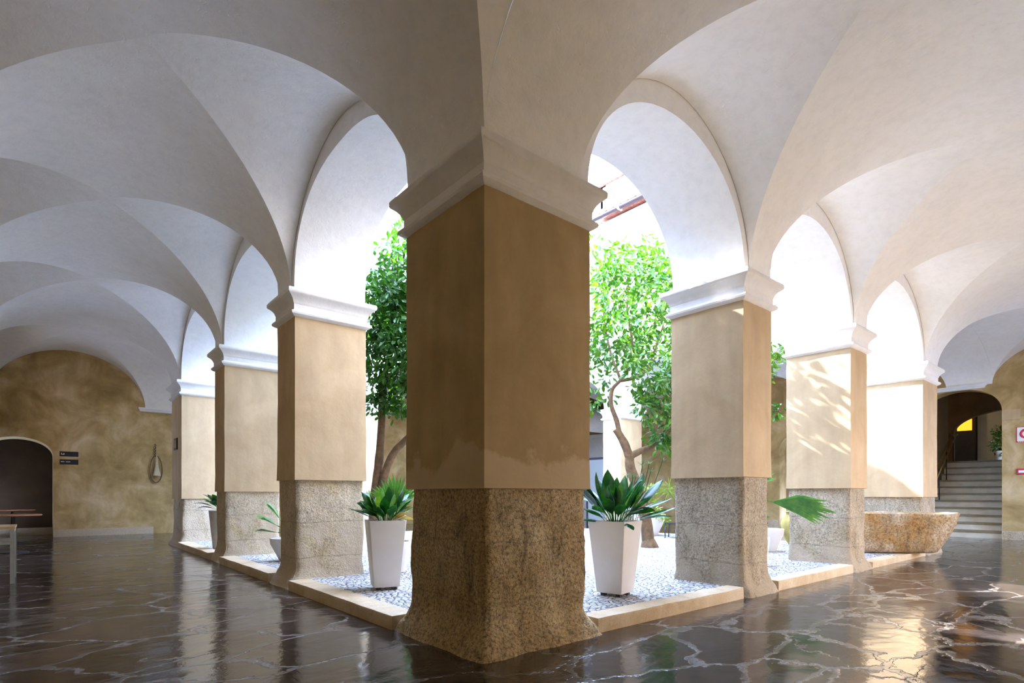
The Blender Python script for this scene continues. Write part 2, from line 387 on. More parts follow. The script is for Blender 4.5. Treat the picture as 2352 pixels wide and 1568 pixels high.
# ------------------------------------------------------------ piers
def ring(x0, x1, y0, y1, o, z, n=1, jit=0, r=0, seed=0):
    """closed rectangular ring with n pieces a side, offset o outward"""
    if not isinstance(o, tuple): o = (o,)*4
    P = []; X0, X1, Y0, Y1 = x0-o[0], x1+o[1], y0-o[2], y1+o[3]
    cs = [(X0, Y0), (X1, Y0), (X1, Y1), (X0, Y1)]
    cx, cy = (X0+X1)/2, (Y0+Y1)/2
    for i in range(4):
        a, b = cs[i], cs[(i+1) % 4]
        for k in range(n):
            u = k/n; P.append([a[0]+(b[0]-a[0])*u, a[1]+(b[1]-a[1])*u])
            if k == 0 and r: P[-1][0] += r*(1 if cx > a[0] else -1); P[-1][1] += r*(1 if cy > a[1] else -1)
    out = []
    for x, y in P:
        if jit:
            q = Vector((x*1.0, y*1.0, z))
            dn = noise.fractal(q*3.1+Vector((seed, 0, 0)), 1.0, 2.0, 4)*jit + noise.noise(q*22)*jit*.25
            v = Vector((x-cx, y-cy)); 
            nx = 1 if abs(x-X1) < 1e-3+r else (-1 if abs(x-X0) < 1e-3+r else 0)
            ny = 1 if abs(y-Y1) < 1e-3+r else (-1 if abs(y-Y0) < 1e-3+r else 0)
            x += nx*dn; y += ny*dn
        out.append((x, y, z))
    return out
def pier(x0, x1, y0, y1, zp, label, group, gm=None, flare=.11, seed=0, detail=1, out=(1, 1, 1, 1), sm=None):
    cx, cy = (x0+x1)/2, (y0+y1)/2
    e = empty('arcade_pier', (cx, cy, 0), label, 'pier', group)
    b = (x0-cx, x1-cx, y0-cy, y1-cy)
    # rough granite base
    R = []; nz = 26 if detail else 10; n = 22 if detail else 6
    for k in range(nz+1):
        z = zp*k/nz if k < nz else zp
        z = z*(.55+.45*k/nz)
        o = -.025
        if z < .26: 
            s = z/.26; f = flare*(1-s)**1.6 + (.012 if z < .1 else 0)
            if z < .03: f -= .012
            o = tuple(o+f*w for w in out)
        R.append(ring(*b, o, z, n, (.024 if z < .3 else .017) if detail else .006, .014, seed))
    mb = MB().rings(R); mb.build('stone_base', gm or M_GRANITE, e, True, 50)
    # plastered shaft, lower edge a little proud of the stone
    R = [ring(*b, -.02, zp-.005, 8, 0, .004), ring(*b, .006, zp, 8, .004, .004, seed), ring(*b, .004, zp+.02, 8, .004, .004, seed)]
    for k in range(1, 9):
        z = zp+.02+(3.37-zp-.02)*k/8; R.append(ring(*b, .0, z, 8, .005, .004, seed))
    MB().rings(R).build('plaster_shaft', sm or M_OCHRE, e, True, 40)
    prof = [(-.01, 3.32), (.022, 3.335), (.045, 3.352), (.052, 3.372), (.046, 3.388), (.022, 3.396), (.012, 3.41), (.012, 3.475), (.018, 3.482),
            (.022, 3.50), (.034, 3.525), (.056, 3.553), (.082, 3.575), (.098, 3.588), (.102, 3.60), (.102, 3.632), (.092, 3.648), (.04, 3.660), (-.02, 3.664)]
    MB().rings([ring(*b, o, z, 6, .003 if detail else 0, 0, seed) for o, z in prof]).build('moulded_capital', M_TRIM, e, True, 34)
    return e
GP = None
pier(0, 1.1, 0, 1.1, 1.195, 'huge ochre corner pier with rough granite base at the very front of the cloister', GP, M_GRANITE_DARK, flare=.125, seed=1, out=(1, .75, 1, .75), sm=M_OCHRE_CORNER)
pier(0, DEP, 3.815, 4.48, 1.33, 'first ochre pier left of the corner pier, nearest in the left arcade', GP, M_GRANITE_PALE, seed=2, out=(1, .2, .3, .6))
pier(0, DEP, 7.216, 7.89, 1.20, 'second ochre pier left of the corner pier, in the middle of the left arcade', GP, M_GRANITE_PALE, seed=3, out=(1, .2, .3, .6))
pier(0, 1.1, 10.94, 12.1, 1.055, 'farthest pier of the left arcade with a small plate on it', GP, M_GRANITE_PALE, seed=4, out=(1, .2, .3, .6))
pier(3.63, 4.30, 0, DEP, 1.35, 'first pier right of the corner pier, shaded mauve side face, behind white planter', GP, seed=5, out=(.12, .75, 1, .2))
pier(6.80, 7.48, 0, DEP, 1.245, 'second pier right of the corner pier, dappled with leaf shadows', GP, seed=6, out=(.12, .75, 1, .2))
pier(XE, XE1, 0, 1.1, 1.10, 'farthest pier of the right arcade, sunlit white behind the stone trough', GP, seed=7, out=(.12, .75, 1, .2))
for i, (p, q) in enumerate(((3.815, 4.48), (7.216, 7.89))):
    pier(XE, XE1, p, q, 1.2, ['far courtyard pier behind the lemon tree, right of the others', 'far courtyard pier seen just right of the corner pier'][i], GP, detail=0, seed=8+i)
for i, (p, q) in enumerate(((3.75, 4.72), (7.00, 7.68))):
    pier(p, q, YN, YN1, 1.2, ['far courtyard pier seen left of the orange tree trunk', 'far courtyard pier hidden behind the corner pier'][i], GP, detail=0, seed=11+i)
pier(XE, XE1, YN, YN1, 1.2, 'far corner pier of the courtyard behind the corner pier', GP, detail=0, seed=14)

# kerb stones between the piers
def kerb(pts0, pts1, h, label):
    (x0, y0), (x1, y1) = pts0, pts1
    o = MB()
    n = 30; horiz = abs(x1-x0) > abs(y1-y0)
    R = []
    prof = [(0, 0), (-.002, h*.75), (.008, h*.95), (.025, h), (1, h+.004), (1, 0)]
    for k in range(n+1):
        u = k/n; r = []
        for w, z in prof:
            if horiz: x = x0+(x1-x0)*u; y = y0+(y1-y0)*w
            else: x = x0+(x1-x0)*w; y = y0+(y1-y0)*u
            j = noise.noise(Vector((x*2.5, y*2.5, z*4)))*.008 if z > .01 and w < .5 else 0
            g = .010 if (k in (n//2,) and z > .02) else 0
            if horiz: y += j+g*(w < .5); 
            else: x += j+g*(w < .5)
            r.append((x, y, z+j*.5-g*.6))
        R.append(r)
    o.rings(R); cx, cy = (x0+x1)/2, (y0+y1)/2
    o.V = [(x-cx, y-cy, z) for x, y, z in o.V]
    m = o.build('stone_kerb', M_KERB, None, True, 35); m.location = (cx, cy, 0)
    return props(m, label, 'kerb')
kerb((-.10, 1.16), (.14, 3.74), .118, 'tan stone kerb left of the corner pier, running to the next pier')
kerb((-.09, 4.56), (.14, 7.15), .116, 'tan stone kerb between the first and second piers of the left arcade')
kerb((-.09, 7.96), (.14, 10.86), .114, 'tan stone kerb at the far end of the left arcade')
kerb((1.16, -.035), (3.57, .16), .122, 'tan stone kerb right of the corner pier, in front of the right white planter')
kerb((4.36, -.055), (6.74, .14), .118, 'tan stone kerb between the first and second piers of the right arcade')
kerb((7.54, -.055), (10.36, .14), .098, 'tan stone kerb running up to the stone trough')

# ------------------------------------------------------------ outer walls
def holed_wall(name, xyd, a0, a1, h, hole, d0, d1, m, nseg=28, zfun=None):
    """wall a0..a1 with one arched opening hole=(p,q,zspring,zcrown) ; d0 room side, d1 back"""
    p, q, zs, zc = hole; V, F = [], []
    c, r = (p+q)/2, (q-p)/2
    def quadcol(pts):
        n = len(V)
        for a, z in pts:
            for d, zz in ((d0, z), (d1, z), (d1, h), (d0, h)):
                x, y = xyd(a, d); V.append((x, y, zz))
        for i in range(len(pts)-1):
            s, t = n+4*i, n+4*i+4
            F.extend([(s, t, t+1, s+1), (s+1, t+1, t+2, s+2), (s+2, t+2, t+3, s+3), (s+3, t+3, t, s)])
    if p > a0: quadcol([(a0, 0), (p, 0)])
    pts = [(c-r*cos(pi*k/nseg), zs+(zc-zs)*sin(pi*k/nseg)**.9) for k in range(nseg+1)]
    pts[-1] = (q, zs)
    quadcol([x for x in pts if x[0] >= a0-1e-6]); quadcol([(q, 0), (a1, 0)])
    for a, zz in ((p, zs), (q, zs)):      # jambs
        if a < a0: continue
        n = len(V)
        for d, z in ((d0, 0), (d1, 0), (d1, zz), (d0, zz)): x, y = xyd(a, d); V.append((x, y, z))
        F.append((n, n+1, n+2, n+3))
    o = mesh(name, V, F, m)
    bm = bmesh.new(); bm.from_mesh(o.data); bmesh.ops.remove_doubles(bm, verts=bm.verts, dist=1e-5); bmesh.ops.recalc_face_normals(bm, faces=bm.faces); bm.to_mesh(o.data); bm.free()
    return props(o, kind='structure')
def fill_opening_wall(name, xyd, a0, a1, h, fill_openings, d0, d1, m, zs0):
    # a long wall with arched openings added for fill light, built bay by bay
    edges = [a0]+[(fill_openings[i][1]+fill_openings[i+1][0])/2 for i in range(len(fill_openings)-1)]+[a1]
    V, F = [], []
    def quadcol(lo):
        n = len(V)
        for a, z in lo:
            for d, zz in ((d0, z), (d1, z), (d1, h), (d0, h)):
                x, y = xyd(a, d); V.append((x, y, zz))
        for i in range(len(lo)-1):
            s, t = n+4*i, n+4*i+4
            F.extend([(s, t, t+1, s+1), (s+1, t+1, t+2, s+2), (s+2, t+2, t+3, s+3), (s+3, t+3, t, s)])
    for (p, q), e0, e1 in zip(fill_openings, edges, edges[1:]):
        c, r_ = (p+q)/2, (q-p)/2
        quadcol([(e0, 0), (p, 0)]); quadcol([(c-r_*cos(pi*k/20), 2.5+r_*sin(pi*k/20)) for k in range(21)]); quadcol([(q, 0), (e1, 0)])
        n = len(V)
        for a in (p, q):
            for d in (d0, d1):
                for z in (0, zs0):
                    x, y = xyd(a, d); V.append((x, y, z))
        F.extend([(n, n+4, n+5, n+1), (n+2, n+3, n+7, n+6), (n+1, n+5, n+7, n+3)])   # parapet: front, back, sill
        for a in (p, q):
            n = len(V)
            for d, z in ((d0, zs0), (d1, zs0), (d1, 2.5), (d0, 2.5)): x, y = xyd(a, d); V.append((x, y, z))
            F.append((n, n+1, n+2, n+3))
    return props(mesh(name, V, F, m), kind='structure')
fill_opening_wall('wall_outer_right', lambda a, d: (a, -GR-d), -GL-.3, XE2+.3, 5.8, [(4.7, 5.7), (8.4, 9.4), (12.6, 14.6)], 0, .35, M_OCHRE_WALL, .8)  # unseen openings added to let fill light into the right gallery
fill_opening_wall('wall_outer_left', lambda a, d: (-GL-d, a), -GR-.3, YN2+.3, 5.8, [(13.4, 14.1)], 0, .35, M_OCHRE_WALL, 1.3)  # one unseen opening added for fill light at the far end
slab('floor_outer_bounce', -12, -GL-.36, -GR-.36, YN2-.3, -.12, -.02, M_COBBLE)  # unseen ground added outside to bounce daylight in through the openings
slab('floor_outer_bounce', -6, 24, -14, -GR-.36, -.12, -.02, M_COBBLE)  # same added bounce ground beyond the right outer wall
# far end of the left gallery, with the low arched passage
holed_wall('wall_end_left', lambda a, d: (a, YN2+d), -GL, XE2+.3, 5.8, (-3.58, -2.09, 2.16, 2.66), 0, .9, M_OCHRE_WALL)
slab('wall_passage_back', -3.22, -2.0, YN2+1.55, YN2+1.7, 0, 3, M_BROWN_SHADE)
slab('wall_passage_side', -2.09, -1.9, YN2+.9, YN2+1.7, 0, 3, M_BROWN_SHADE)
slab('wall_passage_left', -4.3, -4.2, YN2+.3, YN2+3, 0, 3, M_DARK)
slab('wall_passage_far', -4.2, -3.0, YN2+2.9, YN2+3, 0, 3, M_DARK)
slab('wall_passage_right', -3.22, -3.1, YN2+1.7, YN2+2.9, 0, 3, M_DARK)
slab('ceiling_passage', -4.3, -1.9, YN2+.9, YN2+3, 3, 3.1, M_BROWN_SHADE)
slab('ceiling_passage', -4.3, -3.4, YN2-.2, YN2+.9, 3, 3.1, M_BROWN_SHADE); slab('wall_passage_left', -4.3, -4.2, YN2-.3, YN2+.3, 0, 3, M_DARK); slab('wall_passage_left', -4.3, -3.75, YN2-.3, YN2-.2, 0, 3, M_DARK)
# far end of the right gallery, with the big arch to the staircase
wr = holed_wall('wall_end_right', lambda a, d: (XE2+d, a), -GR-.3, 4.0, 5.8, (-.19, 1.62, 3.28, 3.95), 0, .5, M_OCHRE_WALL)
holed_wall('wall_east_back', lambda a, d: (XE2+d, a), 4.0, YN2, 5.8, (4.35, 5.47, 2.6, 3.12), 0, .5, M_OCHRE_WALL)
slab('wall_closet', XE2+1.4, XE2+1.5, 3.9, 6.0, 0, 5.8, M_BROWN)
slab('wall_closet_side', XE2+.5, XE2+1.4, 5.9, 6.0, 0, 5.8, M_BROWN); slab('wall_closet_side', XE2+.5, XE2+1.4, 3.8, 3.9, 0, 5.8, M_BROWN)
slab('ceiling_closet', XE2+.5, XE2+1.5, 3.8, 6.0, 5.8, 5.9, M_BROWN)
slab('wall_far_corner', XE2-.3, XE2, 12.4, YN2, 0, 3.6, M_WHITE)
slab('trim_8', XE2-.38, XE2, 12.3, YN2, 3.6, 3.75, M_WHITE)
# skirtings
slab('baseboard_left', -2.09, .2, YN2-.03, YN2, 0, .2, M_GRANITE_PALE)
slab('baseboard_left', -3.22, -2.09, YN2+1.52, YN2+1.55, 0, .2, M_GRANITE_PALE)
slab('baseboard_right', XE2-.03, XE2, -1.6, -.19, 0, .22, M_GRANITE_PALE)
slab('baseboard_east', XE2-.03, XE2, 5.5, 8.5, 0, .3, M_GRANITE_PALE)

# springing mouldings (corbel bands) on the outer walls
def band(name, x0, x1, y0, y1, z, nx, ny):
    mb = MB(); R = []
    for o, dz in ((0, -.09), (.03, -.07), (.035, -.045), (.05, -.04), (.075, -.01), (.075, .02), (0, .03)):
        xa, xb, ya, yb = x0, x1, y0, y1
        if ny < 0: ya -= o; xa -= o*.8; xb += o*.8
        if nx < 0: xa -= o; ya -= o*.8; yb += o*.8
        if nx > 0: xb += o; ya -= o*.8; yb += o*.8
        R.append([(xa, ya, z+dz), (xb, ya, z+dz), (xb, yb, z+dz), (xa, yb, z+dz)])
    return props(mb.rings(R).build(name, M_WHITE), kind='structure')
band('trim_1', -.12, 1.25, YN2-.03, YN2+.02, ZS, 0, -1)
band('trim_2', XE2-.03, XE2+.02, .16, 1.22, ZS+.36, -1, 0)
band('trim_3', XE2-.03, XE2+.02, 3.7, 4.6, ZS+.36, -1, 0)
band('trim_4', XE2-.03, XE2+.02, 7.1, 8.0, ZS+.36, -1, 0)
band('trim_5', 3.6, 4.85, YN2-.03, YN2+.02, ZS, 0, -1)

# ------------------------------------------------------------ staircase
st = empty('marble_staircase', (XE2+.15, .6, 0), 'pale marble stairs with brass handrails rising through the arch at the far right', 'staircase')
ys0, ys1, rs, tr = -.18, 1.60, .198, .279
for k in range(11):
    o = MB().box(k*tr, 11*tr, ys0-.6, ys1-.6, rs*k, rs*(k+1)-.048).build('riser', M_MARBLE, st)
    MB().box(k*tr-.035, 11*tr, ys0-.6, ys1-.6, rs*(k+1)-.048, rs*(k+1)).build('tread', M_TREAD, st)
top = rs*11
slab('floor_landing', XE2+.15+11*tr, 24, -2, 4, top-.2, top-.004, M_TREAD)
slab('wall_stair_left', XE2+.3, 19.75, 1.62, 1.75, 0, 6, M_TAUPE)
slab('wall_stair_right', XE2+.5, 19.75, -.34, -.19, 0, 6, M_OCHRE)
holed_wall('wall_stair_end', lambda a, d: (19.75+d, a), -2, 4, 6, (-1.6, 1.50, 3.05, 3.72), 0, .25, M_BROWN)
slab('ceiling_stair', XE2+.3, 24.1, -2.1, 4, 5.75, 6.1, M_BROWN)
# sloping soffit over the stairs
V = [(XE2+.5, -.5, 3.95), (XE2+.5, 1.65, 3.95), (19.76, 1.65, 4.5), (19.76, -.5, 4.5)]
props(mesh('ceiling_slope', V+[(x, y, z+.1) for x, y, z in V], [(0, 1, 2, 3), (7, 6, 5, 4), (0, 4, 5, 1), (1, 5, 6, 2), (2, 6, 7, 3), (3, 7, 4, 0)], M_BROWN), kind='structure')
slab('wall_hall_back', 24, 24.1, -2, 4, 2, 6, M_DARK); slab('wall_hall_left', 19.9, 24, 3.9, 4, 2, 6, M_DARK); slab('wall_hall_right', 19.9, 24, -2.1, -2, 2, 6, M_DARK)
for dy in (.90, .78):
    MB().tube([(.35, dy, rs*2+.95), (2.95, dy, rs*10.5+.95), (3.05, dy, rs*10.5+.95)], .02, 8).build('handrail', M_BRASS, st, True)
for u in (.45, 1.25, 2.05, 2.85):
    zb = rs*(int(u/tr)+1); MB().tube([(u, .84, zb), (u, .84, rs*2+.93+(u-.35)*.647)], .014, 6).build('handrail_post', M_BLACK, st, True)
slab('trim_6', XE2-.025, XE2, -.55, -.19, 3.05, 3.30, M_OCHRE)
# hall upstairs
o = MB().box(-.02, .02, -.19, .22, -.26, .35).build('lit_yellow_panel', M_YELLOW); o.location = (22.62, 1.76, 3.66)
props(o, 'yellow wall panel with added glow in the dark hall above the stairs', 'lamp')
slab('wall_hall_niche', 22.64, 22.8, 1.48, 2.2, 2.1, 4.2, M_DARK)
slab('wall_hall_panel', 22.9, 23.0, .75, 1.47, 2.1, 4.2, M_TAUPE)
l = bpy.data.lights.new('hall_lamp', 'POINT'); l.energy = 14; l.color = (1, .8, .5); l.shadow_soft_size = .15
lo = bpy.data.objects.new('hall_lamp', l); lo.location = (21.6, 2.6, 4.6); COL.objects.link(lo)

# ------------------------------------------------------------ upper storeys and roofs round the court
def tiles(name, horiz, a0, a1, base, z, n, depth, rise_, label, sgn=1):
    """a tiled eave: rows of half-round tiles, one object"""
    mb = MB()
    for k in range(n):
        a = a0+(a1-a0)*(k+.5)/n; w = (a1-a0)/n*.46
        R = []
        for s in (0, 1):
            d = base+sgn*depth*s; zz = z+rise_*s
            arc = [(a+w*cos(t), zz+.10*sin(t)) for t in [pi*i/6 for i in range(7)]]+[(a-w*.8+.0, zz-.015), (a+w*.8, zz-.015)]
            R.append([(d, p, q) if not horiz else (p, d, q) for p, q in arc])
        mb.rings(R)
    # sheathing under the tiles
    if horiz: mb.box(a0, a1, min(base, base+sgn*depth), max(base, base+sgn*depth), z-.05, z)
    else: mb.box(base+.3, base+depth, a0, a1, z-.05, z)
    o = mb.build(name, M_TILE, None, True, 40)
    return props(o, label, 'roof tiles')
tiles('roof_tile_eave', False, .2, 8.0, XE-.34, 9.31, 30, 1.3, .42, 'tiled eave of the sunlit far house above the gutter', 1)
tiles('roof_tile_eave', True, -1, 13.2, YN-.35, 9.14, 50, 1.3, .42, 'tiled eave at the back of the court, seen left of the corner pier', 1)
g = MB()
R = []
for y in (.1, 8.05):
    R.append([(XE-.33+.075*cos(t), y, 9.22+.075*sin(t)) for t in [pi+pi*i/8 for i in range(9)]]+[(XE-.26, y, 9.235), (XE-.40, y, 9.235)])
g.rings(R)
gt = empty('roof_gutter', (XE-.33, 4, 9.2), 'dark brown gutter along the far roof edge right of the corner pier', 'gutter')
o = g.build('channel', M_GUTTER, gt, True, 40); o.matrix_parent_inverse = Matrix.Translation((-(XE-.33), -4, -9.2))
for y in (1, 3, 5, 7.0):
    o = MB().box(-.09, .09, -.02, .02, -.085, .045).build('bracket', M_SIGNW, gt); o.location = (0, y-4, .02)
slab('wall_upper_east', 13.0+.9, 14.6, -1, 11.0, 6, 12.75, M_CREAM)
slab('wall_upper_north', 13.9, 18, 10.9, 11.4, 6, 12.75, M_CREAM)
tiles('roof_tile_eave', False, 2, 10.9, 13.75, 12.75, 36, .9, .2, 'upper tiled roof edge against the sky, sloping up to the right', 1)
tiles('roof_tile_eave', True, 13.9, 18, 10.75, 12.75, 16, .9, .2, 'upper tiled roof edge against the sky, right beside the corner capital', 1)
slab('trim_7', XE-.06, XE+.012, .94, 11, 5.45, 5.55, M_CREAM)

# ------------------------------------------------------------ plants
def leaf_quad(mb, p, d, n, L, Wd, fold=.25):
    """one pointed leaf: base p, direction d, normal n"""
    d = d.normalized(); s = d.cross(n); s = s.normalized() if s.length > 1e-4 else Vector((1, 0, 0)); n = s.cross(d)
    a = p; c1 = p+d*L*.5-n*Wd*fold; tip = p+d*L-n*L*.12
    l, r = p+d*L*.42+s*Wd*.5, p+d*L*.42-s*Wd*.5
    l2, r2 = p+d*L*.75+s*Wd*.36-n*L*.03, p+d*L*.75-s*Wd*.36-n*L*.03
    k = len(mb.V); mb.V += [tuple(x) for x in (a, l, l2, tip, r2, r, c1)]
    mb.F += [(k, k+1, k+6), (k+1, k+2, k+6), (k+2, k+3, k+6), (k+3, k+4, k+6), (k+4, k+5, k+6), (k+5, k, k+6)]
def rv(): 
    while True:
        v = Vector((random.uniform(-1, 1), random.uniform(-1, 1), random.uniform(-1, 1)))
        if .01 < v.length < 1: return v
def clusters(mb, cents, per, rad, L):
    for c, s in cents:
        for _ in range(int(per*s)):
            v = rv(); p = c+v*rad*s
            d = (v.normalized()*.7+rv()*.8+Vector((0, 0, -.25))); n = (v.normalized()+rv()*.9+Vector((0, 0, .6)))
            leaf_quad(mb, p, d, n, L*random.uniform(.7, 1.25), L*.48)
def ell_cents(c, r, n, hollow=.35, s=(.7, 1.1)):
    out = []
    while len(out) < n:
        v = rv()
        if v.length < hollow: continue
        out.append((Vector((c[0]+v.x*r[0], c[1]+v.y*r[1], c[2]+v.z*r[2])), random.uniform(*s)))
    return out
def curve_pts(P, n=6):
    P = [Vector(p) for p in P]; out = []
    Q = [P[0]*2-P[1]]+P+[P[-1]*2-P[-2]]
    for i in range(1, len(Q)-2):
        for k in range(n):
            t = k/n; a, b, c, d = Q[i-1:i+3]
            out.append(.5*((2*b)+(c-a)*t+(2*a-5*b+4*c-d)*t*t+(3*b-a-3*c+d)*t**3))
    out.append(P[-1]); return out
def limb(mb, P, r0, r1, n=6, sides=10):
    Q = curve_pts(P, n); m = len(Q)
    rad = [(r0+(r1-r0)*i/(m-1))*(1+.10*noise.noise(Q[i]*6)) for i in range(m)]
    mb.tube(Q, rad, sides)
FWD = Vector((cos(TH), sin(TH), 0)); RGT = Vector((sin(TH), -cos(TH), 0))
def at(px, py, d):       # the point of the place seen at that pixel at depth d
    return Vector((CX, CY, CH))+(FWD+RGT*((px-1176)/1292.3)-Vector((0, 0, 1))*((py-1135.1)/1292.3))*d

# orange tree, left
B = at(858, 1242, 9.6); B.z = .1
t1 = empty('orange_tree', B, 'dense dark green orange tree with forked trunk left of the corner pier', 'tree')
loc = lambda p: Vector(p)-B
mb = MB()
limb(mb, [loc(x) for x in (at(858, 1250, 9.6)-Vector((0, 0, .1)), at(860, 1160, 9.6), at(868, 1085, 9.6), at(873, 1030, 9.6), at(877, 960, 9.6), at(880, 880, 9.6), at(905, 780, 9.6))], .095, .045)
limb(mb, [loc(x) for x in (at(872, 1180, 9.6), at(880, 1110, 9.55), at(890, 1070, 9.5), at(908, 1035, 9.5), at(932, 1010, 9.5), at(985, 950, 9.6), at(1040, 850, 9.7))], .085, .04)
limb(mb, [loc(x) for x in (at(985, 950, 9.6), at(1080, 900, 9.7), at(1150, 800, 9.8))], .04, .02)
limb(mb, [loc(x) for x in (at(1040, 850, 9.7), at(1020, 650, 9.7), at(1030, 450, 9.6))], .04, .012)
limb(mb, [loc(x) for x in (at(905, 780, 9.6), at(910, 660, 9.6), at(935, 560, 9.6))], .045, .012)
mb.build('trunk', M_BARK, t1, True)
cc = ell_cents(loc(at(1015, 735, 9.7)), (1.35, 1.30, 1.62), 150, .25)
while len(cc) < 270:      # unseen leaf clusters added to the crown to shade the first right pier
    yf, zf, t = random.uniform(-.15, 1.1), random.uniform(.8, 3.12), random.uniform(3.2, 5.0)
    q = Vector((3.63-.3*t+random.uniform(-.05, .25), yf+t, zf+.76*t))
    v = q-Vector((CX, CY, CH)); px = 1176+1292.3*v.dot(RGT)/v.dot(FWD)
    if 975 < px < 1310: cc.append((loc(q), random.uniform(.8, 1.05)))
cc += ell_cents(loc(at(893, 800, 9.5)), (.40, .40, 1.25), 34, .0, (.5, .8))
cc += [(loc(at(px, py, 9.5)), .5) for px, py in ((915, 560), (905, 590), (890, 640), (925, 540), (900, 920), (925, 935), (860, 900), (870, 700), (862, 800))]
mb = MB(); clusters(mb, cc, 62, .34, .125)
mb.build('foliage', M_LEAF1, t1)

# lemon tree, right
D2 = 11.2
B = at(1490, 1255, D2); B.z = .1
t2 = empty('lemon_tree', B, 'sparse bright green lemon tree with curved trunk right of the corner pier', 'tree')
loc = lambda p: Vector(p)-B
mb = MB()
A2 = lambda px, py, dd=0: loc(at(px, py, D2+dd))
mb.tube([A2(1492, 1266), A2(1491, 1252), A2(1488, 1236)], [.22, .165, .115], 12)
limb(mb, [A2(1490, 1262), A2(1484, 1200), A2(1468, 1130), A2(1448, 1075), A2(1446, 1045)], .125, .085)
limb(mb, [A2(1446, 1050), A2(1436, 1022), A2(1424, 1000), A2(1414, 985)], .085, .07)
limb(mb, [A2(1424, 1000, -.02), A2(1416, 965), A2(1404, 930), A2(1406, 895), A2(1426, 872), A2(1440, 850), A2(1452, 790), A2(1440, 700), A2(1450, 600)], .05, .018)
limb(mb, [A2(1426, 874), A2(1455, 868), A2(1485, 850), A2(1500, 815), A2(1525, 740)], .035, .014)
limb(mb, [A2(1446, 1048), A2(1472, 1035), A2(1500, 1022), A2(1540, 985, -.3), A2(1620, 900, -.5), A2(1720, 850, -.6), A2(1790, 820, -.7)], .07, .014)
limb(mb, [A2(1620, 900, -.5), A2(1700, 930, -.6), A2(1790, 945, -.8)], .03, .01)
limb(mb, [A2(1426, 874), A2(1400, 800, .2), A2(1385, 700, .3), A2(1390, 560, .3)], .03, .01)
mb.build('trunk', M_BARK, t2, True)
c2 = []
def patch(px, py, rx, ry, n, dd=0, s=(.55, .9), dr=.8):
    for _ in range(n):
        while True:
            u, v = random.uniform(-1, 1), random.uniform(-1, 1)
            if u*u+v*v < 1: break
        c2.append((A2(px+u*rx, py+v*ry, dd+random.uniform(-dr, dr)), random.uniform(*s)))
patch(1440, 660, 110, 95, 44); patch(1420, 790, 95, 60, 24); patch(1520, 720, 60, 110, 24)
patch(1378, 880, 26, 90, 8, 0, (.4, .6)); patch(1500, 880, 45, 30, 8, 0, (.5, .7)); patch(1505, 960, 45, 70, 17, -.1, (.5, .8), .4)
patch(1372, 600, 30, 60, 9, .3, (.4, .6)); patch(1430, 565, 20, 22, 3, 0, (.3, .4)); patch(1495, 590, 42, 26, 8, 0, (.4, .6))
patch(1600, 850, 90, 150, 38, -.4); patch(1790, 820, 12, 24, 4, -.7, (.3, .45), .1); patch(1780, 945, 16, 12, 3, -.8, (.25, .4), .1); patch(1700, 850, 60, 90, 22, -.5)
patch(1530, 1020, 18, 25, 4, -.2, (.3, .45), .2)
n0 = len(c2)
while len(c2) < n0+30:      # extra leaf clusters put in the sun's path to dapple the second right pier
    yf, zf, t = random.uniform(-.1, 1.0), random.choice((random.uniform(1.2, 2.6), random.uniform(1.2, 3.5))), random.uniform(2.6, 5.4)
    q = Vector((6.80-.3*t+random.uniform(-.1, .1), yf+t, zf+.76*t)); v = q-Vector((CX, CY, CH)); dd = v.dot(FWD)
    px = 1176+1292.3*v.dot(RGT)/dd; py = 1135.1-1292.3*v.z/dd
    if (px < 1335 or (1345 < px < 1700 and 545 < py < 1000)): c2.append((loc(q), random.uniform(.4, .65)))
mb = MB(); clusters(mb, c2, 34, .33, .15)
mb.build('foliage', M_LEAF2, t2)

# blade-leaved plants
def blade(mb, p, az, tilt, L, Wd, bend, n=11, stalk=.42, twist=0):
    """arching strap leaf with a channel fold"""
    pos = Vector(p); th = tilt; pts = []
    h = Vector((cos(az), sin(az), 0)); side = Vector((-sin(az), cos(az), 0))
    for k in range(n+1):
        u = k/n; d = h*sin(th)+Vector((0, 0, 1))*cos(th)
        w = Wd*(.09 if u < stalk*.8 else (sin(pi*min(1, (u-stalk*.8)/(1-stalk*.8)))**.75)) if k < n else .002
        sd = (side*cos(twist*u)+d.cross(side)*sin(twist*u)); nn = sd.cross(d)
        pts.append((pos+sd*w/2+nn*w*.16, pos.copy(), pos-sd*w/2+nn*w*.16))
        pos = pos+d*L/n; th += bend/n*(.4+1.2*u)
    k0 = len(mb.V)
    for a in pts: mb.V += [tuple(v) for v in a]
    for i in range(n):
        q = k0+3*i; mb.F += [(q, q+1, q+4, q+3), (q+1, q+2, q+5, q+4)]
def square_pot(name, loc_, rz, wt, wb, h, label, cat='planter'):
    e = empty(name, loc_, label, cat, None, rz)
    R = []; t = wt/2; b = wb/2; r = .012
    def rr(s, z, rr_=.012):
        P = []
        for cx, cy, a0 in ((s-rr_, s-rr_, 0), (-s+rr_, s-rr_, 90), (-s+rr_, -s+rr_, 180), (s-rr_, -s+rr_, 270)):
            for k in range(4): a = radians(a0+30*k); P.append((cx+rr_*cos(a), cy+rr_*sin(a), z))
        return P
    R = [rr(b-.02, .030), rr(b-.004, .034), rr(b, .045), rr(t, h), rr(t-.018, h), rr(t-.03, h-.08)]
    MB().rings(R, True, False).build('planter_shell', M_POT, e, True, 30)
    MB().rings([rr(t-.02, h-.10), rr(t-.03, h-.045)]).build('soil', M_SOIL, e)
    for sx in (-1, 1):
        for sy in (-1, 1):
            MB().box(sx*b*.6-.025, sx*b*.6+.025, sy*b*.6-.025, sy*b*.6+.025, 0, .034).build('foot', M_BLACK, e)
    return e
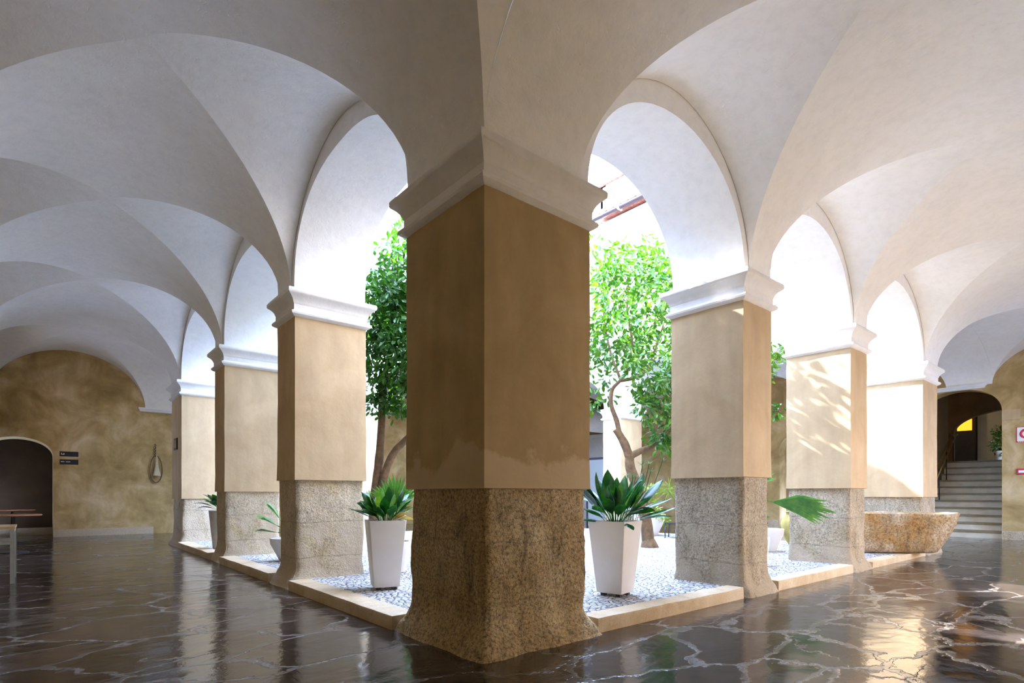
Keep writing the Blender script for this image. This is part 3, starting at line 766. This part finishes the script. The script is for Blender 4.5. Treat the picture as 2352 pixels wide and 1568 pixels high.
# right white planter: vertical edge towards the camera at px 1429
def pot_from_edge(px, d, alpha, wt):
    """centre of a square pot whose near vertical edge stands at pixel px, depth d"""
    E = Vector((CX, CY, 0))+(FWD+RGT*((px-1176)/1292.3))*d
    uR = RGT*cos(alpha)+FWD*sin(alpha); uL = -RGT*sin(alpha)+FWD*cos(alpha)
    c = E+(uR+uL)*wt/2; return c, math.atan2(uR.y, uR.x)
cR, rzR = pot_from_edge(1428, 5.68, radians(52), .305)
potR = square_pot('potted_aspidistra', (cR.x, cR.y, .10), rzR, .42, .29, .775, 'tall white square planter with dark glossy aspidistra right of the corner pier', 'potted plant')
cL, rzL = pot_from_edge(857, 6.10, radians(21.5), .305)
potL = square_pot('potted_aspidistra', (cL.x, cL.y, .10), rzL, .405, .285, .765, 'tall white square planter with yellowing aspidistra left of the corner pier', 'potted plant')
def aspidistra(pot, h, rz, specs, seedn, young, dry):
    random.seed(seedn); mb = MB(); my = MB(); md = MB()
    for (ang, tilt, L, w, bend, tw) in specs:      # ang: direction on screen: 0 = right, 90 = away
        az = math.atan2(RGT.y*cos(radians(ang))+FWD.y*sin(radians(ang)), RGT.x*cos(radians(ang))+FWD.x*sin(radians(ang)))-rz
        r = random.uniform(.01, .10)
        blade(mb, (cos(az)*r, sin(az)*r, h-.05), az, radians(tilt), L, w*1.25, radians(bend), twist=tw)
    for k in range(16):
        az = random.uniform(0, 2*pi); blade(mb, (cos(az)*.06, sin(az)*.06, h-.05), az, radians(random.uniform(8, 38)), random.uniform(.42, .66)*(1 if h > .77 else .82), .115, radians(random.uniform(20, 105)), twist=random.uniform(-1.1, 1.1))
    for k in range(young[0]):
        az = random.uniform(0, 2*pi); blade(my, (cos(az)*.07, sin(az)*.07, h-.05), az, radians(random.uniform(6, 26)), random.uniform(*young[1]), .075, radians(random.uniform(5, 45)), twist=random.uniform(-.5, .5))
    for k in range(dry):
        az = random.uniform(-.8, .9)-rz+math.atan2(RGT.y, RGT.x); blade(md, (cos(az)*.09, sin(az)*.09, h-.05), az, radians(random.uniform(20, 45)), random.uniform(.18, .34), .06, radians(random.uniform(60, 110)), twist=random.uniform(-1, 1))
    mb.build('foliage', M_ASPI, pot, True); my.build('young_foliage', M_ASPIL, pot, True)
    if dry: o = md.build('dry_leaf', M_DRY, pot, True); o['label'] = 'yellowed dry leaves'
specR = [(100, 14, .62, .125, 4, .1), (160, 10, .58, .12, 8, -.2), (30, 26, .64, .12, 10, .2), (10, 34, .66, .11, 25, .5), (0, 48, .60, .10, 40, .1), (-20, 62, .52, .10, 50, .1),
         (180, 50, .40, .09, 35, .2), (195, 66, .36, .09, 40, -.2), (215, 44, .40, .09, 55, .1), (-60, 40, .42, .09, 70, .2), (-90, 30, .40, .09, 60, 0), (-120, 28, .44, .10, 50, .2),
         (60, 20, .60, .10, 20, 0), (120, 30, .5, .10, 40, 0), (-30, 30, .46, .10, 55, -.3), (-45, 18, .50, .10, 25, .3), (-140, 16, .48, .11, 18, .1), (-10, 66, .62, .085, 18, .3),
         (20, 56, .60, .085, 25, .2), (-75, 70, .34, .07, 75, 0), (5, 20, .52, .11, 25, -.2), (150, 32, .42, .1, 45, .2), (-100, 12, .46, .1, 12, 0), (-15, 12, .54, .1, 18, .3), (-170, 30, .46, .1, 30, 0)]
aspidistra(potR, .775, rzR, specR, 5, (7, (.36, .52)), 0)
specL = [(180, 52, .42, .085, 35, .2), (200, 40, .40, .09, 75, .1), (165, 30, .38, .085, 55, 0), (90, 12, .44, .09, 10, 0), (140, 16, .36, .09, 25, .2), (60, 20, .40, .085, 20, 0),
         (-60, 26, .34, .09, 60, .2), (-100, 30, .33, .09, 70, 0), (-130, 24, .36, .09, 60, 0), (20, 26, .38, .085, 45, .1), (0, 40, .34, .08, 60, 0), (-30, 34, .32, .08, 70, .2),
         (190, 24, .34, .09, 40, 0), (-80, 12, .34, .085, 25, .1), (120, 30, .36, .085, 45, 0), (225, 34, .36, .085, 75, 0), (-150, 14, .38, .09, 25, 0)]
aspidistra(potL, .765, rzL, specL, 9, (9, (.26, .42)), 6)

def fan_palm(e, z0, fans, m=M_PALM, seedn=3):
    """fan-leaved palm: each fan is a stalk with a spray of narrow blades"""
    random.seed(seedn); st_ = MB(); fo = MB()
    for az, tilt, sl, rad_, spread, *rl in fans:
        d = Vector((cos(az)*sin(tilt), sin(az)*sin(tilt), cos(tilt)))
        hub = Vector((0, 0, z0))+d*sl
        st_.tube([(0, 0, z0-.02), tuple(Vector((0, 0, z0))+d*sl*.5+Vector((0, 0, .03))), tuple(hub)], .008, 6)
        side = Vector((-sin(az), cos(az), 0)); up = side.cross(d)
        if rl: side, up = side*cos(rl[0])+up*sin(rl[0]), up*cos(rl[0])-side*sin(rl[0])
        n = 16
        for k in range(n):
            a = (k/(n-1)-.5)*spread
            dd = (d*cos(a)+side*sin(a)+Vector((0, 0, .05*random.uniform(-1, 1)))).normalized()
            L = rad_*(1-.18*abs(a/spread*2))*random.uniform(.93, 1.05); w = .022*rad_/.4
            s2 = dd.cross(up).normalized(); k0 = len(fo.V)
            pts = [hub+s2*w*.3, hub-s2*w*.3, hub+dd*L*.55+s2*w-Vector((0, 0, .01)), hub+dd*L*.55-s2*w-Vector((0, 0, .01)), hub+dd*L-Vector((0, 0, .14*rad_)), hub+dd*L*.55+up*w*.4]
            fo.V += [tuple(p) for p in pts]; fo.F += [(k0, k0+2, k0+5), (k0+5, k0+3, k0+1), (k0, k0+5, k0+1), (k0+2, k0+4, k0+5), (k0+5, k0+4, k0+3)]
    st_.build('stem', m, e, True); fo.build('foliage', m, e)
def round_pot(name, loc_, rt, rb, h, m, label, cat='potted plant'):
    e = empty(name, loc_, label, cat)
    MB().lathe([(rb*.9, 0), (rb, .01), (rb+(rt-rb)*.35, h*.3), (rt*.97, h*.75), (rt, h*.96), (rt, h), (rt-.02, h), (rt-.03, h-.06), (.01, h-.06)]).build('pot', m, e, True, 40)
    MB().lathe([(rt-.035, h-.10), (rt-.035, h-.05), (.01, h-.045)]).build('soil', M_SOIL, e)
    return e
def az_screen(deg): 
    v = RGT*cos(radians(deg))+FWD*sin(radians(deg)); return math.atan2(v.y, v.x)
# green fan plant behind the left planter
p = at(905, 1200, 7.6); e = round_pot('potted_fan_palm', (p.x, p.y, .1), .22, .15, .42, M_POT, 'bright green fan palm behind the left white planter')
MB().tube([(0, 0, .36), (0, 0, .72)], .03, 8).build('trunk', M_BARK, e, True)
fan_palm(e, .70, [(az_screen(90), .10, .16, .56, 1.7), (az_screen(-90), .15, .12, .50, 1.5), (az_screen(0), .55, .22, .42, 2.2), (az_screen(10), 1.0, .25, .40, 2.4), (az_screen(-80), .6, .18, .32, 2.4), (az_screen(170), .75, .18, .30, 2)], M_PALM, 3)
# fan palm behind the first right pier
p = at(1736, 1200, 8.3); e = round_pot('potted_fan_palm', (p.x, p.y, .1), .19, .14, .42, M_POT, 'fan palm reaching out from behind the first pier right of the corner pier')
fan_palm(e, .95, [(az_screen(-32), 1.62, .24, .78, .62, 1.35), (az_screen(140), .6, .25, .4, 2.2), (az_screen(60), .3, .25, .4, 2.2)], M_PALM, 4)
MB().tube([(0, 0, .38), (0, 0, .97)], .035, 8).build('trunk', M_BARK, e, True)
# white bowl behind it
p = at(1760, 1262, 10.4); e = round_pot('potted_shrub', (p.x, p.y, .1), .30, .16, .42, M_POT, 'white round bowl showing its rim between the first and second right piers')
mb = MB(); random.seed(21); clusters(mb, [(Vector((-.15, .1, .55)), .8), (Vector((-.2, 0, .6)), .7)], 40, .18, .08); mb.build('foliage', M_LEAF2, e)
# big mossy jar
p = at(1828, 1250, 11.4)
e = empty('clay_jar', (p.x, p.y, .1), 'big mossy yellow-green clay jar behind the second right pier', 'jar')
MB().lathe([(.10, 0), (.13, .02), (.20, .15), (.27, .34), (.28, .46), (.24, .58), (.17, .64), (.17, .68), (.20, .70), (.19, .71), (.14, .70), (.13, .55)]).build('jar_body', M_JAR, e, True, 40)
MB().lathe([(.131, .56), (.131, .60), (.01, .61)]).build('soil', M_SOIL, e)
# tapered white planter in the background with trailing plant
p = at(1492, 1226, 14.4); e = round_pot('potted_trailer', (p.x, p.y, .1), .40, .20, .54, M_POT, 'wide white tapered pot with trailing leaves behind the lemon trunk')
mb = MB(); random.seed(31)
clusters(mb, [(Vector((-.2+.1*k, -.3, .62-.06*k)), .6) for k in range(5)]+[(Vector((0, 0, .85)), 1), (Vector((-.1, -.1, 1.15)), .7), (Vector((.1, 0, 1.0)), .8)], 34, .22, .11); mb.build('foliage', M_PALE, e)
# papyrus behind the right planter
p = at(1436, 1225, 7.4); e = round_pot('potted_papyrus', (p.x, p.y, .1), .13, .11, .26, M_POTGREY, 'wispy papyrus with thin spoke heads behind the right white planter')
mb = MB(); random.seed(41)
for k in range(9):
    a = random.uniform(0, 2*pi); r = random.uniform(.05, .28); h = random.uniform(1.0, 1.5)
    tip = Vector((cos(a)*r, sin(a)*r, h))+RGT*.22; mb.tube([(0, 0, .2), tuple(tip*.6+Vector((0, 0, .05))), tuple(tip)], .005, 5)
    for j in range(16):
        v = Vector((cos(j*.393), sin(j*.393), random.uniform(-.3, .5))).normalized()*random.uniform(.10, .17); s = Vector((-v.y, v.x, 0)).normalized()*.005
        k0 = len(mb.V); mb.V += [tuple(tip+s), tuple(tip-s), tuple(tip+v)]; mb.F.append((k0, k0+1, k0+2))
mb.build('foliage', M_LEAF1, e)
# pale feathery plant by the first right pier
p = at(1592, 1240, 9.6); e = round_pot('potted_yucca', (p.x, p.y, .1), .18, .14, .35, M_POT, 'pale lime plant with thin leaves beside the first right pier')
mb = MB(); random.seed(43)
hd = -RGT*.42+Vector((0, 0, 1.12)); mb.tube([(0, 0, .3), tuple(-RGT*.2+Vector((0, 0, .8))), tuple(hd)], .012, 6)
for j in range(70):
    v = rv().normalized(); v.z *= .35; leaf_quad(mb, hd+Vector((0, 0, random.uniform(-.06, .1))), v, Vector((0, 0, 1)), random.uniform(.18, .3), .012)
mb.build('foliage', M_PALE, e)
# left: pot between the first and second left piers
p = at(668, 1282, 8.95); e = round_pot('potted_palm', (p.x, p.y, .1), .31, .17, .36, M_POTGREY, 'grey bowl with spiky palm between the first and second left piers')
fan_palm(e, .40, [(az_screen(180), .95, .26, .46, .7), (az_screen(176), .60, .30, .45, .35), (az_screen(185), 1.35, .2, .5, .6), (az_screen(60), .4, .3, .5, 1.8), (az_screen(0), .6, .3, .4, 1.8)], M_PALM, 6)
# left: tall grey pot with broad dark leaves between second and last left piers
p = at(506, 1240, 10.9); e = empty('potted_aspidistra', (p.x, p.y, .1), 'tall grey pot with drooping dark leaves beyond the second left pier', 'potted plant')
MB().lathe([(.12, 0), (.13, .02), (.20, .72), (.20, .74), (.18, .74), (.17, .66)]).build('pot', M_POTGREY, e, True, 40)
MB().lathe([(.165, .64), (.165, .69), (.01, .69)]).build('soil', M_SOIL, e)
mb = MB(); random.seed(8)
for k in range(14): 
    a = az_screen(random.choice((150, 180, 200, 220, 30, -40, 90, 270))+random.uniform(-15, 15))
    blade(mb, (0, 0, .68), a, radians(random.uniform(12, 45)), random.uniform(.42, .58), .12, radians(random.uniform(60, 110)))
mb.build('foliage', M_ASPI, e, True)

# ------------------------------------------------------------ stone trough
tr_c = Vector((9.55, .10, .108))
e_tr = empty('stone_trough', tr_c, 'big rounded lichen-covered stone trough in front of the last right pier', 'trough')
def trough():
    mb = MB(); R = []; N = 34
    # long axis roughly along the screen: from (8.7,.8) to (10.2,-.55)
    a = Vector((10.12, -.50, 0)); b = Vector((8.75, 1.30, 0)); ax = (a-b).normalized(); sd = Vector((-ax.y, ax.x, 0)); L = (a-b).length; mid = (a+b)/2
    prof = [(0, .02, -.10), (.02, .0, -.04), (.10, .0, 0), (.30, .0, .035), (.50, .0, .06), (.64, .0, .075), (.70, .0, .07), (.725, .0, .03), (.72, 0, -.05)]
    def sect(z, o, tp):
        P = []
        for k in range(N):
            t = 2*pi*k/N; c, s = cos(t), sin(t)
            ex = .42
            u = abs(c)**ex*(1 if c > 0 else -1); v = abs(s)**ex*(1 if s > 0 else -1)
            endt = 1-(.22 if u > 0 else .1)*(1-z/.72)
            p = mid+ax*u*(L/2+o*.6)*endt+sd*v*(.34+o)
            p.z = z
            q = noise.fractal(p*2.6, 1, 2, 4)*.06+noise.noise(p*14)*.014
            n = (p-mid); n.z = 0; n.normalize(); p += n*q; p.z += noise.noise(p*3)*.014*(z > .05)
            P.append(p-Vector((tr_c.x, tr_c.y, 0)))
        return P
    for z, _, o in prof: R.append(sect(z, o, 0))
    for z, o in ((.70, -.09), (.60, -.11), (.30, -.16), (.28, -.25)): R.append(sect(z, o, 0))
    mb.rings(R); return mb
ob = trough().build('trough_body', M_TROUGH, e_tr, True, 60)

# ------------------------------------------------------------ tables at the left edge
def long_table(name, x0, x1, y0, y1, h, label):
    e = empty(name, ((x0+x1)/2, (y0+y1)/2, 0), label, 'table'); dx, dy = (x1-x0)/2, (y1-y0)/2
    bevel(MB().box(-dx, dx, -dy, dy, h-.03, h).build('tabletop', M_PALEWOOD, e), .004)
    for sx in (-1, 1):
        for sy in (-1, 1):
            x, y = sx*(dx-.03), sy*(dy-.03); MB().box(x-.022, x+.022, y-.022, y+.022, 0, h-.03).build('leg', M_STEEL, e)
    for sy in (-1, 1): MB().box(-dx+.05, dx-.05, sy*(dy-.03)-.018, sy*(dy-.03)+.018, h-.23, h-.19).build('stretcher', M_STEEL, e)
    for sx in (-1, 1): MB().box(sx*(dx-.03)-.018, sx*(dx-.03)+.018, -dy+.05, dy-.05, h-.075, h-.035).build('stretcher', M_STEEL, e)
    return e
long_table('work_table', -3.2, -2.62, 6.55, 7.30, .735, 'wooden topped table on grey square metal legs at the left edge')
def cafe_table(name, c, r, h, label):
    e = empty(name, (c[0], c[1], 0), label, 'table')
    MB().lathe([(r-.03, h-.035), (r, h-.025), (r, h-.008), (r-.01, h), (.01, h)], n=40).build('tabletop', M_WOOD, e, True, 40)
    MB().lathe([(.03, .03), (.03, h-.035)], n=14).build('pedestal', M_BLACK, e, True, 40)
    MB().lathe([(.22, 0), (.22, .015), (.05, .035), (.03, .05)], n=24).build('foot', M_BLACK, e, True, 40)
    return e
pA = at(48, 1180, 11.5)
cafe_table('cafe_table', (-2.75, 11.75), .42, .755, 'nearer round dark wood cafe table at the left edge')
cafe_table('cafe_table', (-2.86, 14.6), .42, .79, 'farther round dark wood cafe table at the left edge')

# ------------------------------------------------------------ wall things
def plate(name, c, sx, sz, m, label, cat):
    e = empty(name, c, label, cat)
    MB().box(-sx/2, sx/2, -.02, 0, -sz/2, sz/2).build('panel', m, e); return e
e = plate('direction_sign', (-1.755, YN2, 2.25), .40, .135, M_SIGN, 'upper of two small black direction signs beside the left archway', 'sign')
mb = MB()
mb.box(-.17, -.155, -.024, -.02, -.02, .03).box(-.15, -.10, -.024, -.02, -.02, -.005).box(-.12, -.10, -.024, -.02, -.005, .02)
mb.build('lettering', M_SIGNW, e)
e = plate('direction_sign', (-1.755, YN2, 2.035), .40, .135, M_SIGN, 'lower of two small black direction signs beside the left archway', 'sign')
mb = MB()
for k in range(5): mb.box(-.175+k*.016, -.165+k*.016, -.024, -.02, -.008, .012+(.006 if k % 2 else 0))
for k in range(6): mb.box(-.065+k*.016, -.055+k*.016, -.024, -.02, -.008, .010+(.005 if k % 2 == 0 else 0))
mb.build('lettering', M_SIGNW, e)['kind'] = 'stuff'
# horn-like hanging with looped cord
h = empty('wall_hanging', (.24, YN2-.03, 2.62), 'pale cone hung by a twisted cord with a big loop on the far left wall', 'wall hanging')
MB().tube([(0, .03, .0), (0, -.05, .0)], .016, 8).build('hook', M_BLACK, h)
pts = [(.012*sin(k*1.6), -.045+.012*cos(k*1.6), -.0-.36*k/18) for k in range(19)]
MB().tube(pts, .014, 6).build('twisted_cord', M_BARK, h, True)
lp = [(.02+.165*sin(2*pi*k/30)*(.75+.25*sin(pi*k/30)), -.045, -.72+.0+.40*cos(2*pi*k/30)) for k in range(31)]
MB().tube(lp, .014, 6).build('loop', M_BARK, h, True)
MB().lathe([(.012, -.30), (.022, -.42), (.04, -.62), (.085, -.84), (.105, -.92), (.10, -.925), (.02, -.80)], (.03, -.105), 20).build('cone', M_ROPE, h, True, 40)
# fire hose sign, break-glass box on the right wall
e = empty('fire_sign', (XE2, -.66, 2.66), 'white square fire sign with red hose symbol on the far right wall', 'sign')
MB().box(-.012, 0, -.20, .19, -.20, .19).build('panel', M_SIGNW, e)
mb = MB(); mb.tube([(-.016, .0+.105*cos(2*pi*k/28), .01+.10*sin(2*pi*k/28)) for k in range(29)], .024, 8)
mb.box(-.016, -.010, -.20, .19, -.20, -.172).box(-.016, -.010, -.20, .19, .176, .19).box(-.016, -.010, .178, .19, -.2, .19).box(-.016, -.010, -.20, -.188, -.2, .19)
mb.build('red_hose_symbol', M_RED, e)
mb = MB()
for k in range(9): mb.box(-.018, -.016, -.15+k*.036, -.128+k*.036, -.190, -.178)
mb.build('lettering', M_SIGNW, e)
e = empty('fire_alarm_box', (XE2, -.60, 1.725), 'small red and white alarm box below the fire sign', 'alarm box')
bevel(MB().box(-.05, 0, -.12, .12, -.075, .075).build('box', M_RED, e), .015)
MB().box(-.054, -.05, -.085, .085, -.03, .03).build('label_plate', M_SIGNW, e)
# plate on the last left pier
e = empty('pier_plate', (-.004, 11.53, 2.29), 'small dark framed yellowish plate on the farthest left pier', 'plate')
MB().box(-.02, 0, -.19, .19, -.13, .13).build('frame', M_BLACK, e); MB().box(-.024, -.02, -.10, .10, -.085, .085).build('face', M_JAR, e)

# glazed metal door frame in the far gallery, and a dark bar chair there
e = empty('glazed_door', (12.3, 9.75, 0), 'tall dark metal framed glass door just right of the corner pier', 'glass door', None, radians(90))
mb = MB().box(-.5, .5, -.025, .025, 0, .06).box(-.5, -.45, -.025, .025, .06, 2.35).box(.45, .5, -.025, .025, .06, 2.35).box(-.5, .5, -.025, .025, 2.35, 2.42)
mb.build('door_frame', M_BLACK, e); MB().box(-.45, .45, -.006, .006, .06, 2.35).build('pane', M_GLASS, e)
p = at(1552, 1215, 13.6)
e = empty('metal_chair', (p.x, p.y, 0), 'dark metal chair in the far gallery beside the first right pier', 'chair', None, .4)
MB().box(-.22, .22, -.22, .22, .44, .47).build('seat', M_BLACK, e)
for sx in (-.2, .2):
    for sy in (-.2, .2): MB().tube([(sx, sy, .44), (sx*1.08, sy*1.08, 0)], .013, 6).build('leg', M_BLACK, e, True)
bk = MB().tube([(-.2, -.21, .46), (-.21, -.26, .95)], .013, 6).tube([(.2, -.21, .46), (.21, -.26, .95)], .013, 6)
bk.box(-.22, .22, -.275, -.255, .70, .98); bk.build('backrest', M_BLACK, e)
# bush in the hall above the stairs
e = round_pot('potted_shrub', (21.0, .52, top), .2, .15, .35, M_POT, 'leafy shrub at the top of the marble stairs')
mb = MB(); random.seed(51); clusters(mb, [(Vector((random.uniform(-.15, .15), random.uniform(-.15, .15), .40+.12*k)), .8) for k in range(6)], 60, .24, .10); mb.build('foliage', M_LEAF1, e)
